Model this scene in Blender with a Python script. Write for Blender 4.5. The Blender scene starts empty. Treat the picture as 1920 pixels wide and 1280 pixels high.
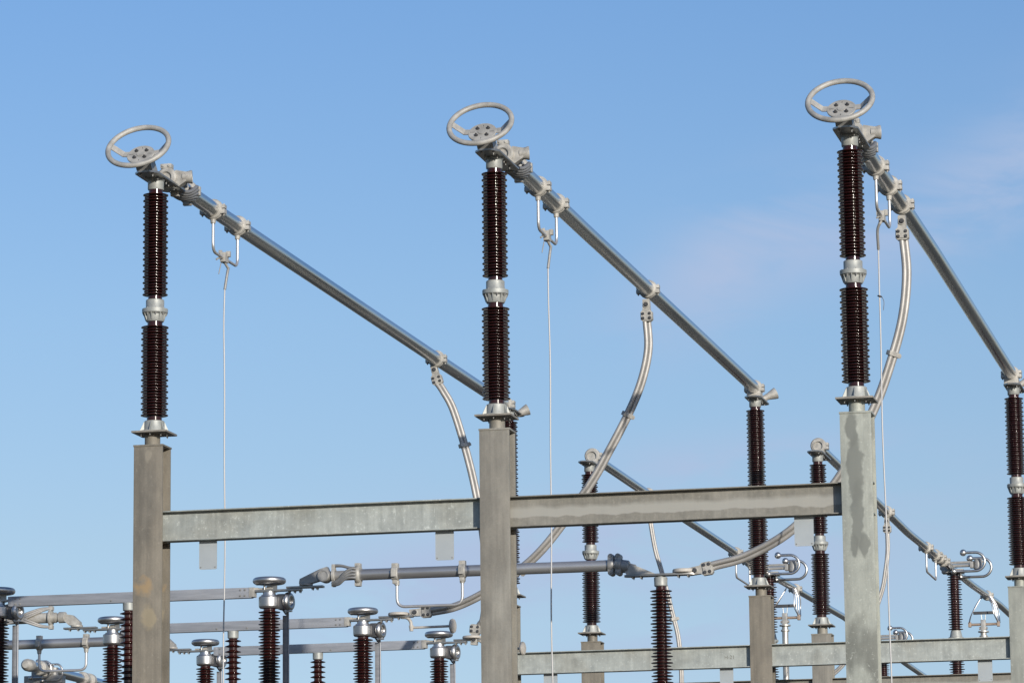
import bpy, bmesh, math, random
from mathutils import Vector, Matrix
random.seed(7)
sc = bpy.context.scene
C = sc.collection
PI = math.pi

# ------------------------------------------------------------------ camera
YAW, PITCH, ROLL = -0.22958, 0.178543, -0.010621
CAM = Vector((13.58684, -40.29865, 1.6))
def cam_axes():
    cy, sy, cp, sp = math.cos(YAW), math.sin(YAW), math.cos(PITCH), math.sin(PITCH)
    fwd = Vector((sy*cp, cy*cp, sp)); right = Vector((cy, -sy, 0)); up = right.cross(fwd)
    c, s = math.cos(ROLL), math.sin(ROLL)
    return c*right + s*up, c*up - s*right, fwd
r_, u_, f_ = cam_axes()
cd = bpy.data.cameras.new('camera'); cam = bpy.data.objects.new('camera', cd); C.objects.link(cam)
M3 = Matrix((r_, u_, -f_)).transposed()
cam.matrix_world = Matrix.Translation(CAM) @ M3.to_4x4()
cd.sensor_width = 36; cd.lens = 133.07; cd.clip_start = 0.5; cd.clip_end = 8000
sc.camera = cam

# ------------------------------------------------------------------ light
SUN_AZ = 38.0      # degrees from -Y towards +X
SUN_EL = 12.5
az = math.radians(SUN_AZ); el = math.radians(SUN_EL)
sdir = Vector((math.sin(az)*math.cos(el), -math.cos(az)*math.cos(el), math.sin(el)))
ld = bpy.data.lights.new('sun', 'SUN'); ld.energy = 4.2; ld.angle = math.radians(0.53); ld.color = (1.0, 0.93, 0.83)
sun = bpy.data.objects.new('sun', ld); C.objects.link(sun)
sun.rotation_euler = sdir.to_track_quat('Z', 'Y').to_euler(); sun.location = (20, -20, 30)

TINT = ((0.0, (0.74, 0.69, 0.80)), (0.088, (0.78, 0.73, 0.845)), (0.125, (0.875, 0.775, 0.805)), (0.186, (0.90, 0.845, 0.88)), (0.265, (0.81, 0.85, 0.96)), (0.5, (0.80, 0.85, 0.96)))
CLOUDS = ((-0.172, 0.196, 0.028, 0.014, 0.55, 0.80), (-0.135, 0.203, 0.022, 0.012, 0.1, 0.45), (-0.100, 0.214, 0.030, 0.013, 0.35, 0.60), (-0.075, 0.228, 0.030, 0.016, 0.4, 0.35),
          (-0.160, 0.142, 0.045, 0.009, 0.0, 0.85), (-0.190, 0.124, 0.060, 0.013, 0.0, 0.95),
          (-0.262, 0.112, 0.045, 0.011, 0.1, 0.90), (-0.175, 0.104, 0.040, 0.011, 0.1, 0.70))
w = bpy.data.worlds.new('World'); sc.world = w; w.use_nodes = True
nt = w.node_tree; N = nt.nodes; L = nt.links
for n in list(N): N.remove(n)
out = N.new('ShaderNodeOutputWorld'); bg = N.new('ShaderNodeBackground'); bg.inputs['Strength'].default_value = 0.15
sky = N.new('ShaderNodeTexSky'); sky.sky_type = 'NISHITA'; sky.sun_disc = False
sky.sun_elevation = el
sky.sun_rotation = math.atan2(sdir.x, sdir.y)
sky.altitude = 100; sky.air_density = 1.0; sky.dust_density = 0.35; sky.ozone_density = 3.0
def MN(op, a, b=None, c=None):
    m = N.new('ShaderNodeMath'); m.operation = op
    for k, v in enumerate((a, b, c)):
        if v is None: continue
        if isinstance(v, (int, float)): m.inputs[k].default_value = v
        else: L.new(v, m.inputs[k])
    return m.outputs[0]
tc = N.new('ShaderNodeTexCoord'); sx = N.new('ShaderNodeSeparateXYZ'); L.new(tc.outputs['Generated'], sx.inputs['Vector'])
X_, Y_, Z_ = sx.outputs
# colour of the clear air by height above the horizon
tr = N.new('ShaderNodeValToRGB'); e = tr.color_ramp.elements
for k, (p, c) in enumerate(TINT):
    if k > 1: e.new(0.5)
    e[k].position = p; e[k].color = (*c, 1)
L.new(Z_, tr.inputs['Fac'])
tint = N.new('ShaderNodeMix'); tint.data_type = 'RGBA'; tint.blend_type = 'MULTIPLY'; tint.inputs['Factor'].default_value = 1
L.new(sky.outputs[0], tint.inputs['A']); L.new(tr.outputs['Color'], tint.inputs['B'])
# thin high cloud: soft streaks at fixed compass directions, broken up by noise
az_ = MN('ARCTAN2', X_, Y_)
total = None
for (a0, z0, la, lz, rot, k) in CLOUDS:
    da = MN('SUBTRACT', az_, a0); dz = MN('SUBTRACT', Z_, z0)
    u = MN('ADD', MN('MULTIPLY', da, math.cos(rot)/la), MN('MULTIPLY', dz, math.sin(rot)/la))
    v = MN('ADD', MN('MULTIPLY', da, -math.sin(rot)/lz), MN('MULTIPLY', dz, math.cos(rot)/lz))
    g_ = MN('MULTIPLY', MN('EXPONENT', MN('MULTIPLY', MN('ADD', MN('MULTIPLY', u, u), MN('MULTIPLY', v, v)), -1.0)), k)
    total = g_ if total is None else MN('ADD', total, g_)
mp = N.new('ShaderNodeMapping'); mp.inputs['Scale'].default_value = (9.0, 9.0, 24.0); mp.inputs['Rotation'].default_value = (0, 0.25, 0)
L.new(tc.outputs['Generated'], mp.inputs['Vector'])
nz = N.new('ShaderNodeTexNoise'); nz.inputs['Scale'].default_value = 1.8; nz.inputs['Detail'].default_value = 7; nz.inputs['Roughness'].default_value = 0.55
nz.inputs['Distortion'].default_value = 0.6; L.new(mp.outputs['Vector'], nz.inputs['Vector'])
cr = N.new('ShaderNodeMapRange'); cr.interpolation_type = 'SMOOTHSTEP'; cr.inputs['From Min'].default_value = 0.36; cr.inputs['From Max'].default_value = 0.60
cr.inputs['To Min'].default_value = 0.08; cr.inputs['To Max'].default_value = 1.0; L.new(nz.outputs['Fac'], cr.inputs['Value'])
mx = N.new('ShaderNodeMix'); mx.data_type = 'RGBA'; mx.inputs['B'].default_value = (2.90, 3.55, 4.95, 1)
L.new(MN('MINIMUM', MN('MULTIPLY', total, cr.outputs['Result']), 0.8), mx.inputs['Factor']); L.new(tint.outputs['Result'], mx.inputs['A'])
L.new(mx.outputs['Result'], bg.inputs['Color']); L.new(bg.outputs[0], out.inputs['Surface'])
vs = sc.view_settings; vs.view_transform = 'Standard'; vs.look = 'None'; vs.exposure = 0; vs.gamma = 1
sc.cycles.max_bounces = 8

# ------------------------------------------------------------------ materials
def newmat(name):
    m = bpy.data.materials.new(name); m.use_nodes = True
    return m, m.node_tree.nodes, m.node_tree.links, m.node_tree.nodes['Principled BSDF']
def coords(n, l, scale=(1, 1, 1)):
    t = n.new('ShaderNodeTexCoord'); oi = n.new('ShaderNodeObjectInfo')
    mu = n.new('ShaderNodeVectorMath'); mu.operation = 'SCALE'; mu.inputs['Scale'].default_value = 37.0
    cx = n.new('ShaderNodeCombineXYZ')
    for k in range(3): l.new(oi.outputs['Random'], cx.inputs[k])
    l.new(cx.outputs[0], mu.inputs[0])
    ad = n.new('ShaderNodeVectorMath'); ad.operation = 'ADD'
    ms = n.new('ShaderNodeMapping'); ms.inputs['Scale'].default_value = scale
    l.new(t.outputs['Object'], ms.inputs['Vector']); l.new(ms.outputs[0], ad.inputs[0]); l.new(mu.outputs[0], ad.inputs[1])
    return ad.outputs[0]
def noise(n, l, vec, scale, detail=4, rough=0.55):
    t = n.new('ShaderNodeTexNoise'); t.inputs['Scale'].default_value = scale; t.inputs['Detail'].default_value = detail
    t.inputs['Roughness'].default_value = rough; l.new(vec, t.inputs['Vector']); return t.outputs['Fac']
def ramp(n, l, fac, stops):
    r = n.new('ShaderNodeValToRGB'); e = r.color_ramp.elements
    while len(e) < len(stops): e.new(0.5)
    for k, (p, c) in enumerate(stops):
        e[k].position = p; e[k].color = (c, c, c, 1) if isinstance(c, (int, float)) else (*c, 1)
    l.new(fac, r.inputs['Fac']); return r.outputs['Color']
def mix(n, l, fac, a, b, mode='MIX'):
    m = n.new('ShaderNodeMix'); m.data_type = 'RGBA'; m.blend_type = mode
    for sock, v in (('Factor', fac), ('A', a), ('B', b)):
        if isinstance(v, (int, float)): m.inputs[sock].default_value = v if sock == 'Factor' else (v, v, v, 1)
        elif isinstance(v, tuple): m.inputs[sock].default_value = (*v, 1)
        else: l.new(v, m.inputs[sock])
    return m.outputs['Result']
def bump(n, l, b, h, strength, dist=0.01):
    bp = n.new('ShaderNodeBump'); bp.inputs['Strength'].default_value = strength; bp.inputs['Distance'].default_value = dist
    l.new(h, bp.inputs['Height']); l.new(bp.outputs[0], b.inputs['Normal'])

def galv(name, base, blotch, spangle, drip=0.3, fine=26, rust=0.0, metal=0.25, rough=0.55, big=1.3, edge=(0.5, 0.6), zs=0.45, stain=None, tone=0.84):
    """weathered hot-dip galvanised steel: base and blotch tones, bright spangle flecks, run marks"""
    m, n, l, b = newmat(name)
    v = coords(n, l, (1, 1, zs))
    f1 = ramp(n, l, noise(n, l, v, big, 3, 0.5), [(edge[0], 0.0), (edge[1], 1.0)])
    col = mix(n, l, f1, base, blotch)
    f4 = noise(n, l, v, 6.5, 6, 0.65)
    col = mix(n, l, 0.35, col, ramp(n, l, f4, [(0.3, 0.25), (0.7, 0.75)]), 'OVERLAY')
    v2 = coords(n, l, (1, 1, 1))
    f2 = ramp(n, l, noise(n, l, v2, fine, 4, 0.7), [(0.60, 0.0), (0.70, spangle)])
    lite = tuple(min(0.8, c*1.55+0.05) for c in base)
    col = mix(n, l, f2, col, lite)
    v3 = coords(n, l, (9, 9, 0.8))
    f3 = ramp(n, l, noise(n, l, v3, 1.7, 3, 0.6), [(0.5, 0.0), (0.75, drip)])
    col = mix(n, l, f3, col, tuple(c*0.62 for c in base))
    if rust:
        fr = ramp(n, l, noise(n, l, v2, 2.1, 4, 0.6), [(0.66, 0.0), (0.70, rust)])
        col = mix(n, l, fr, col, (0.36, 0.25, 0.14))
    v4 = coords(n, l, (15, 15, 0.12))
    col = mix(n, l, 0.24, col, ramp(n, l, noise(n, l, v4, 1.5, 4, 0.6), [(0.3, 0.30), (0.7, 0.70)]), 'OVERLAY')
    v5 = coords(n, l, (26, 26, 5))
    f5 = ramp(n, l, noise(n, l, v5, 1.6, 3, 0.6), [(0.66, 0.0), (0.74, spangle*0.6)])
    col = mix(n, l, f5, col, lite)
    f6 = noise(n, l, v2, 75, 4, 0.7)
    col = mix(n, l, 0.12, col, ramp(n, l, f6, [(0.35, 0.25), (0.65, 0.75)]), 'OVERLAY')
    col = mix(n, l, 1.0, col, tone, 'MULTIPLY')
    if stain: col = stain(n, l, col)
    l.new(col, b.inputs['Base Color']); b.inputs['Metallic'].default_value = metal
    l.new(ramp(n, l, f4, [(0.3, rough-0.08), (0.75, rough+0.15)]), b.inputs['Roughness'])
    bump(n, l, b, f4, 0.12, 0.004)
    return m

def blob(n, l, c, s, distort=0.10, soft=(0.75, 1.0)):
    """soft-edged irregular stain mask around object point c with half sizes s (x, z)"""
    t = n.new('ShaderNodeTexCoord')
    nz = n.new('ShaderNodeTexNoise'); nz.inputs['Scale'].default_value = 7; nz.inputs['Detail'].default_value = 3; l.new(t.outputs['Object'], nz.inputs['Vector'])
    sb = n.new('ShaderNodeVectorMath'); sb.operation = 'MULTIPLY_ADD'; sb.inputs[1].default_value = (distort*2,)*3
    sb.inputs[2].default_value = (-distort-c[0], 0, -distort-c[1]); l.new(nz.outputs['Color'], sb.inputs[0])
    ad = n.new('ShaderNodeVectorMath'); l.new(t.outputs['Object'], ad.inputs[0]); l.new(sb.outputs[0], ad.inputs[1])
    mu = n.new('ShaderNodeVectorMath'); mu.operation = 'MULTIPLY'; mu.inputs[1].default_value = (1/s[0], 0, 1/s[1]); l.new(ad.outputs[0], mu.inputs[0])
    le = n.new('ShaderNodeVectorMath'); le.operation = 'LENGTH'; l.new(mu.outputs[0], le.inputs[0])
    return ramp(n, l, le.outputs['Value'], [(soft[0]*0.5, 1.0), (soft[1]*0.5, 0.0)] if False else [(soft[0]*0.6, 1.0), (min(1, soft[1]*0.8), 0.0)])
def stain_rust(n, l, col):
    m1 = blob(n, l, (-0.03, 6.47), (0.17, 0.14), 0.17, (0.5, 1.0))
    col = mix(n, l, mix(n, l, 0.9, 0.0, m1, 'MIX'), col, (0.33, 0.24, 0.135))
    m2 = blob(n, l, (0.02, 6.12), (0.10, 0.22), 0.10)
    col = mix(n, l, mix(n, l, 0.55, 0.0, m2), col, (0.36, 0.30, 0.19))
    m3 = blob(n, l, (0.0, 7.95), (0.05, 0.10), 0.06)
    return mix(n, l, mix(n, l, 0.3, 0.0, m3), col, (0.42, 0.38, 0.30))
def stain_dark(n, l, col):
    dark = (0.175, 0.185, 0.165)
    for c, s, k in (((-0.05, 7.88), (0.10, 0.30), 0.85), ((-0.02, 7.45), (0.12, 0.62), 0.85), ((0.0, 6.95), (0.10, 0.60), 0.85), ((-0.05, 6.62), (0.075, 0.17), 0.85), ((0.06, 6.62), (0.075, 0.19), 0.85)):
        col = mix(n, l, mix(n, l, k, 0.0, blob(n, l, c, s, 0.07, (0.9, 0.95))), col, dark)
    return col
def stain_band(n, l, col):
    t = n.new('ShaderNodeTexCoord'); sp = n.new('ShaderNodeSeparateXYZ'); l.new(t.outputs['Object'], sp.inputs[0])
    nz = n.new('ShaderNodeTexNoise'); nz.inputs['Scale'].default_value = 3.5; nz.inputs['Detail'].default_value = 4; l.new(t.outputs['Object'], nz.inputs['Vector'])
    a = n.new('ShaderNodeMath'); a.operation = 'MULTIPLY_ADD'; a.inputs[1].default_value = 0.10; a.inputs[2].default_value = -0.05; l.new(nz.outputs['Fac'], a.inputs[0])
    b = n.new('ShaderNodeMath'); b.operation = 'ADD'; l.new(sp.outputs['Z'], b.inputs[0]); l.new(a.outputs[0], b.inputs[1])
    c = n.new('ShaderNodeMapRange'); c.inputs['From Min'].default_value = -0.17; c.inputs['From Max'].default_value = 0.17; l.new(b.outputs[0], c.inputs['Value'])
    m = ramp(n, l, c.outputs['Result'], [(0.0, 0.0), (0.30, 0.0), (0.34, 1.0), (0.56, 1.0), (0.70, 0.0)])
    return mix(n, l, mix(n, l, 0.85, 0.0, m), col, (0.37, 0.365, 0.33))
def metal(name, col, rough, met=1.0, var=0.15, scale=8, streak=(1, 1, 1), bmp=0.03, coat=0.0, det=5):
    m, n, l, b = newmat(name)
    v = coords(n, l, streak)
    f = noise(n, l, v, scale, det, 0.6)
    c = mix(n, l, ramp(n, l, f, [(0.3, 0.0), (0.75, 1.0)]), tuple(k*(1-var) for k in col), tuple(min(1, k*(1+var*0.5)) for k in col))
    l.new(c, b.inputs['Base Color']); b.inputs['Metallic'].default_value = met
    l.new(ramp(n, l, f, [(0.25, max(0.02, rough-0.05)), (0.8, rough+0.08)]), b.inputs['Roughness'])
    if coat: b.inputs['Coat Weight'].default_value = coat; b.inputs['Coat Roughness'].default_value = 0.06
    if bmp: bump(n, l, b, f, bmp, 0.004)
    return m

MAT = {}
MAT['column_brown'] = galv('galvanised steel, brownish', (0.250, 0.225, 0.180), (0.205, 0.188, 0.155), 0.30, 0.30, metal=0.12)
MAT['column_first'] = galv('galvanised steel, brownish with rust patch', (0.250, 0.225, 0.180), (0.205, 0.188, 0.155), 0.30, 0.30, metal=0.12, stain=stain_rust)
MAT['column_taupe'] = galv('galvanised steel, taupe', (0.275, 0.260, 0.222), (0.34, 0.33, 0.29), 0.22, 0.35, metal=0.12, edge=(0.55, 0.68))
MAT['column_pale'] = galv('galvanised steel, pale green grey', (0.41, 0.43, 0.38), (0.23, 0.24, 0.21), 0.6, 0.12, metal=0.15, edge=(0.62, 0.70), big=2.2, stain=stain_dark)
MAT['column_spangle'] = galv('galvanised steel, spangled', (0.37, 0.385, 0.34), (0.31, 0.32, 0.285), 0.75, 0.15, fine=18, metal=0.15)
MAT['beam_pale'] = galv('galvanised beam, pale', (0.43, 0.46, 0.435), (0.385, 0.40, 0.365), 0.75, 0.18, metal=0.2, zs=1)
MAT['beam_warm'] = galv('galvanised beam, warm', (0.265, 0.255, 0.22), (0.29, 0.28, 0.245), 0.3, 0.1, metal=0.15, zs=1, stain=stain_band)
MAT['sheet'] = metal('thin galvanised sheet', (0.40, 0.44, 0.46), 0.5, 0.2, 0.06, 4)
MAT['plate_steel'] = galv('dark galvanised plate', (0.27, 0.25, 0.215), (0.33, 0.31, 0.27), 0.25, 0.2, metal=0.2)
MAT['tube'] = metal('drawn aluminium tube', (0.76, 0.755, 0.745), 0.26, 1.0, 0.16, 2.0, (1, 0.25, 1), 0.0, det=1)
MAT['tube_dull'] = metal('weathered aluminium tube', (0.50, 0.50, 0.505), 0.40, 0.75, 0.22, 3, (0.3, 1, 1), 0.0, det=2)
MAT['cast'] = metal('cast aluminium alloy', (0.47, 0.455, 0.415), 0.55, 0.2, 0.38, 11, (1, 1, 1), 0.3)
MAT['cast_dark'] = metal('cast aluminium alloy, dark', (0.36, 0.355, 0.34), 0.5, 0.4, 0.2, 20, (1, 1, 1), 0.1)
MAT['ring_paint'] = metal('weathered grey paint', (0.43, 0.42, 0.39), 0.55, 0.15, 0.32, 9, (1, 1, 1), 0.15)
MAT['bright'] = metal('bright aluminium', (0.56, 0.555, 0.545), 0.36, 0.95, 0.08, 8)
MAT['spun'] = metal('spun aluminium', (0.56, 0.555, 0.55), 0.40, 0.95, 0.10, 6)
MAT['flange'] = metal('galvanised cast iron flange', (0.38, 0.395, 0.375), 0.52, 0.25, 0.25, 12, (1, 1, 1), 0.08)
MAT['bolt'] = metal('zinc plated bolt', (0.30, 0.30, 0.29), 0.6, 0.4, 0.2, 20)
MAT['under'] = metal('aluminium terminal plate', (0.34, 0.335, 0.32), 0.36, 0.75, 0.15, 12)
MAT['rail'] = metal('extruded aluminium rail', (0.33, 0.345, 0.375), 0.48, 0.35, 0.22, 4, (0.6, 2, 6), 0.02)
MAT['handle'] = metal('aluminium rod', (0.60, 0.59, 0.58), 0.38, 0.65, 0.05, 10)
MAT['strap_light'] = metal('thin aluminium strip', (0.42, 0.42, 0.43), 0.35, 0.9, 0.2, 10)
MAT['cast_light'] = metal('aluminium casting, satin', (0.50, 0.49, 0.46), 0.45, 0.6, 0.2, 10)
MAT['wire'] = metal('sheathed earthing wire', (0.50, 0.495, 0.49), 0.45, 0.1, 0.04, 10)
MAT['dark'] = metal('dark anodised steel', (0.10, 0.10, 0.105), 0.45, 0.5, 0.2, 10)
MAT['disc'] = metal('cast corona disc', (0.50, 0.47, 0.42), 0.6, 0.05, 0.2, 14)
MAT['brass'] = metal('copper alloy arm', (0.42, 0.33, 0.26), 0.5, 0.4, 0.2, 12)

def porcelain():
    m, n, l, b = newmat('brown glazed porcelain')
    v = coords(n, l)
    f = noise(n, l, v, 9, 4, 0.6)
    c = mix(n, l, ramp(n, l, f, [(0.3, 0.0), (0.75, 1.0)]), (0.023, 0.0042, 0.0029), (0.038, 0.0072, 0.0047))
    dust = ramp(n, l, noise(n, l, v, 28, 4, 0.7), [(0.55, 0.0), (0.8, 0.10)])
    c = mix(n, l, dust, c, (0.16, 0.12, 0.10))
    l.new(c, b.inputs['Base Color']); b.inputs['Roughness'].default_value = 0.14
    b.inputs['Coat Weight'].default_value = 0.28; b.inputs['Coat Roughness'].default_value = 0.085; b.inputs['Specular IOR Level'].default_value = 0.38
    return m
MAT['porcelain'] = porcelain()

def strand(name, col):
    m, n, l, b = newmat(name)
    t = n.new('ShaderNodeTexCoord'); sp = n.new('ShaderNodeSeparateXYZ'); l.new(t.outputs['UV'], sp.inputs[0])
    a = n.new('ShaderNodeMath'); a.operation = 'MULTIPLY'; a.inputs[1].default_value = 14.0; l.new(sp.outputs['X'], a.inputs[0])
    c2 = n.new('ShaderNodeMath'); c2.operation = 'MULTIPLY_ADD'; c2.inputs[1].default_value = 6.0
    l.new(sp.outputs['Y'], c2.inputs[0]); l.new(a.outputs[0], c2.inputs[2])
    s = n.new('ShaderNodeMath'); s.operation = 'PINGPONG'; s.inputs[1].default_value = 0.5; l.new(c2.outputs[0], s.inputs[0])
    v = coords(n, l); f = noise(n, l, v, 5, 4, 0.6)
    cc = mix(n, l, ramp(n, l, f, [(0.35, 0.0), (0.7, 1.0)]), tuple(k*0.75 for k in col), col)
    l.new(cc, b.inputs['Base Color']); b.inputs['Metallic'].default_value = 0.45; b.inputs['Roughness'].default_value = 0.52
    bump(n, l, b, s.outputs[0], 0.25, 0.004)
    return m
MAT['strap'] = strand('dull braided strap', (0.33, 0.33, 0.325))
MAT['cable'] = strand('stranded aluminium conductor', (0.47, 0.455, 0.43))

def ground_mat():
    m, n, l, b = newmat('gravel and dry grass')
    v = coords(n, l)
    f = noise(n, l, v, 0.12, 6, 0.6); g = noise(n, l, v, 12, 5, 0.7)
    c = mix(n, l, ramp(n, l, f, [(0.42, 0.0), (0.58, 1.0)]), (0.135, 0.115, 0.090), (0.078, 0.080, 0.048))
    c = mix(n, l, 0.5, c, ramp(n, l, g, [(0.3, 0.3), (0.7, 0.7)]), 'OVERLAY')
    l.new(c, b.inputs['Base Color']); b.inputs['Roughness'].default_value = 0.95
    return m
MAT['ground'] = ground_mat()

# ------------------------------------------------------------------ mesh helpers
def frame(d, up=Vector((0, 0, 1))):
    """rotation matrix whose Z axis points along d"""
    d = Vector(d).normalized()
    if abs(d.dot(up)) > 0.98: up = Vector((0, 1, 0))
    x = up.cross(d).normalized(); y = d.cross(x)
    return Matrix((x, y, d)).transposed()
class MB:
    def __init__(s): s.bm = bmesh.new(); s.uv = s.bm.loops.layers.uv.new('UVMap')
    def lathe(s, prof, origin=(0, 0, 0), d=(0, 0, 1), seg=32, rot=0.0, sx=1.0):
        R = frame(d); o = Vector(origin); rings = []
        for (r, z) in prof:
            if r < 1e-6: rings.append([s.bm.verts.new(o + R @ Vector((0, 0, z)))])
            else: rings.append([s.bm.verts.new(o + R @ Vector((r*math.cos(rot+2*PI*k/seg)*sx, r*math.sin(rot+2*PI*k/seg), z))) for k in range(seg)])
        for a, b in zip(rings, rings[1:]):
            for k in range(seg):
                j = (k+1) % seg
                if len(a) == 1 and len(b) == 1: continue
                if len(a) == 1: s.bm.faces.new((a[0], b[k], b[j]))
                elif len(b) == 1: s.bm.faces.new((a[k], a[j], b[0]))
                else: s.bm.faces.new((a[k], a[j], b[j], b[k]))
        return s
    def cyl(s, p0, p1, r0, r1=None, seg=20, bev=0.0):
        p0 = Vector(p0); p1 = Vector(p1); r1 = r0 if r1 is None else r1; h = (p1-p0).length
        if bev: pr = [(0, 0), (r0-bev, 0), (r0, bev), (r1, h-bev), (r1-bev, h), (0, h)]
        else: pr = [(0, 0), (r0, 0), (r1, h), (0, h)]
        return s.lathe(pr, p0, p1-p0, seg)
    def annulus(s, c, d, ri, ro, h, seg=32, bev=0.006):
        """ring of square section centred at c, axis d"""
        d = Vector(d).normalized(); c = Vector(c)-d*h/2
        return s.lathe([(ri, 0), (ro-bev, 0), (ro, bev), (ro, h-bev), (ro-bev, h), (ri, h), (ri, 0)], c, d, seg)
    def torus(s, c, d, R, r, seg=48, ms=14, arc=(0, 2*PI)):
        F = frame(d); c = Vector(c); rings = []
        full = abs(arc[1]-arc[0]-2*PI) < 1e-6
        n = seg if full else seg+1
        for k in range(n):
            a = arc[0]+(arc[1]-arc[0])*k/seg
            rings.append([s.bm.verts.new(c + F @ Vector(((R+r*math.cos(2*PI*m/ms))*math.cos(a), (R+r*math.cos(2*PI*m/ms))*math.sin(a), r*math.sin(2*PI*m/ms)))) for m in range(ms)])
        for k in range(n if full else n-1):
            a, b = rings[k], rings[(k+1) % n]
            for m in range(ms):
                q = (m+1) % ms; s.bm.faces.new((a[m], b[m], b[q], a[q]))
        return s
    def sphere(s, c, r, seg=20, squash=1.0, d=(0, 0, 1)):
        pr = [(r*math.sin(PI*k/10), -r*squash*math.cos(PI*k/10)) for k in range(11)]
        return s.lathe(pr, c, d, seg)
    def box(s, lo, hi, bev=0.0, R=None, o=None):
        lo = Vector(lo); hi = Vector(hi)
        vs = [s.bm.verts.new((x, y, z)) for x in (lo.x, hi.x) for y in (lo.y, hi.y) for z in (lo.z, hi.z)]
        fs = [s.bm.faces.new([vs[i] for i in q]) for q in ((0, 1, 3, 2), (4, 6, 7, 5), (0, 4, 5, 1), (2, 3, 7, 6), (0, 2, 6, 4), (1, 5, 7, 3))]
        if bev:
            es = list({e for f in fs for e in f.edges})
            r = bmesh.ops.bevel(s.bm, geom=es, offset=bev, segments=2, affect='EDGES', profile=0.7)
            vs = list({v for f in r['faces'] for v in f.verts} | {v for f in fs if f.is_valid for v in f.verts} | {v for v in vs if v.is_valid})
        if R is not None:
            o = Vector(o if o is not None else (0, 0, 0))
            for v in vs: v.co = o + R @ (v.co)
        return s
    def prism(s, poly, h0, h1, origin=(0, 0, 0), R=None):
        """polygon in local XY extruded from h0 to h1 along local Z"""
        R = R or Matrix.Identity(3); o = Vector(origin)
        a = [s.bm.verts.new(o + R @ Vector((x, y, h0))) for x, y in poly]
        b = [s.bm.verts.new(o + R @ Vector((x, y, h1))) for x, y in poly]
        s.bm.faces.new(a[::-1]); s.bm.faces.new(b)
        for k in range(len(poly)):
            j = (k+1) % len(poly); s.bm.faces.new((a[k], a[j], b[j], b[k]))
        return s
    def tube(s, pts, r, seg=14, smooth=0, caps=True, uvscale=10.0):
        pts = [Vector(p) for p in pts]
        if smooth: pts = spline(pts, smooth)
        rings = []; prev = None; L0 = 0; Ls = []
        for i, p in enumerate(pts):
            t = (pts[min(i+1, len(pts)-1)]-pts[max(i-1, 0)]).normalized()
            if prev is None:
                x = Vector((0, 1, 0)) if abs(t.y) < 0.9 else Vector((1, 0, 0)); x = (x - t*x.dot(t)).normalized()
            else: x = (prev - t*prev.dot(t)).normalized()
            y = t.cross(x); prev = x
            rr = r[i] if isinstance(r, (list, tuple)) else r
            rings.append([s.bm.verts.new(p + (x*math.cos(2*PI*k/seg)+y*math.sin(2*PI*k/seg))*rr) for k in range(seg)])
            if i: L0 += (p-pts[i-1]).length
            Ls.append(L0)
        for i, (a, b) in enumerate(zip(rings, rings[1:])):
            for k in range(seg):
                j = (k+1) % seg; f = s.bm.faces.new((a[k], a[j], b[j], b[k]))
                for lp, (uu, vv) in zip(f.loops, ((k/seg, Ls[i]), ((k+1)/seg, Ls[i]), ((k+1)/seg, Ls[i+1]), (k/seg, Ls[i+1]))): lp[s.uv].uv = (uu, vv*uvscale)
        if caps: s.bm.faces.new(rings[0][::-1]); s.bm.faces.new(rings[-1])
        return s
    def bolt(s, p, d, r=0.014, h=0.012, shank=0.0):
        d = Vector(d).normalized(); p = Vector(p)
        s.cyl(p, p+d*0.003, r*1.35, seg=14)
        s.lathe([(0, 0), (r, 0), (r, h*0.8), (r*0.85, h), (0, h)], p+d*0.003, d, 6, rot=random.random())
        if shank: s.cyl(p+d*(h+0.003), p+d*(h+0.003+shank), r*0.5, seg=8)
        return s
    def build(s, name, mat, parent=None, loc=(0, 0, 0), angle=38):
        bmesh.ops.recalc_face_normals(s.bm, faces=s.bm.faces[:])
        lim = math.radians(angle)
        for f in s.bm.faces: f.smooth = True
        for e in s.bm.edges:
            if len(e.link_faces) != 2 or e.calc_face_angle(0) > lim: e.smooth = False
        me = bpy.data.meshes.new(name); s.bm.to_mesh(me); s.bm.free()
        me.materials.append(MAT[mat])
        o = bpy.data.objects.new(name, me); C.objects.link(o); o.location = loc
        if parent is not None: o.parent = parent
        return o
_BM = {}
class Bolts:
    """collects bolts and links every one as an object of its own (shared meshes)"""
    def __init__(s): s.items = []
    def bolt(s, p, d, r=0.014, h=0.012, shank=0.0): s.items.append((Vector(p), Vector(d).normalized(), r, h, shank)); return s
    def build(s, name, mat, parent=None):
        for p, d, r, h, sh in s.items:
            key = (r, h, sh, mat)
            if key not in _BM:
                m = MB(); m.bolt((0, 0, 0), (0, 0, 1), r, h, sh); o = m.build(name, mat, parent); _BM[key] = o.data
            else:
                o = bpy.data.objects.new(name, _BM[key]); C.objects.link(o); o.parent = parent
            o.location = p; o.rotation_euler = frame(d).to_euler()
def spline(P, n):
    out = []
    Q = [P[0]*2-P[1]] + P + [P[-1]*2-P[-2]]
    for i in range(1, len(Q)-2):
        a, b, c, d = Q[i-1:i+3]
        for k in range(n):
            t = k/n
            out.append(0.5*((2*b)+(c-a)*t+(2*a-5*b+4*c-d)*t*t+(3*b-a-3*c+d)*t**3))
    out.append(P[-1]); return out
def fillet(P, rad, n=6):
    """polyline with rounded corners"""
    P = [Vector(p) for p in P]; out = [P[0]]
    for a, b, c in zip(P, P[1:], P[2:]):
        u = (a-b).normalized(); v = (c-b).normalized()
        for k in range(n+1):
            t = k/n; p = b+u*rad; q = b+v*rad
            out.append(p*(1-t)**2 + b*2*t*(1-t) + q*t*t)
    out.append(P[-1]); return out

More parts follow.
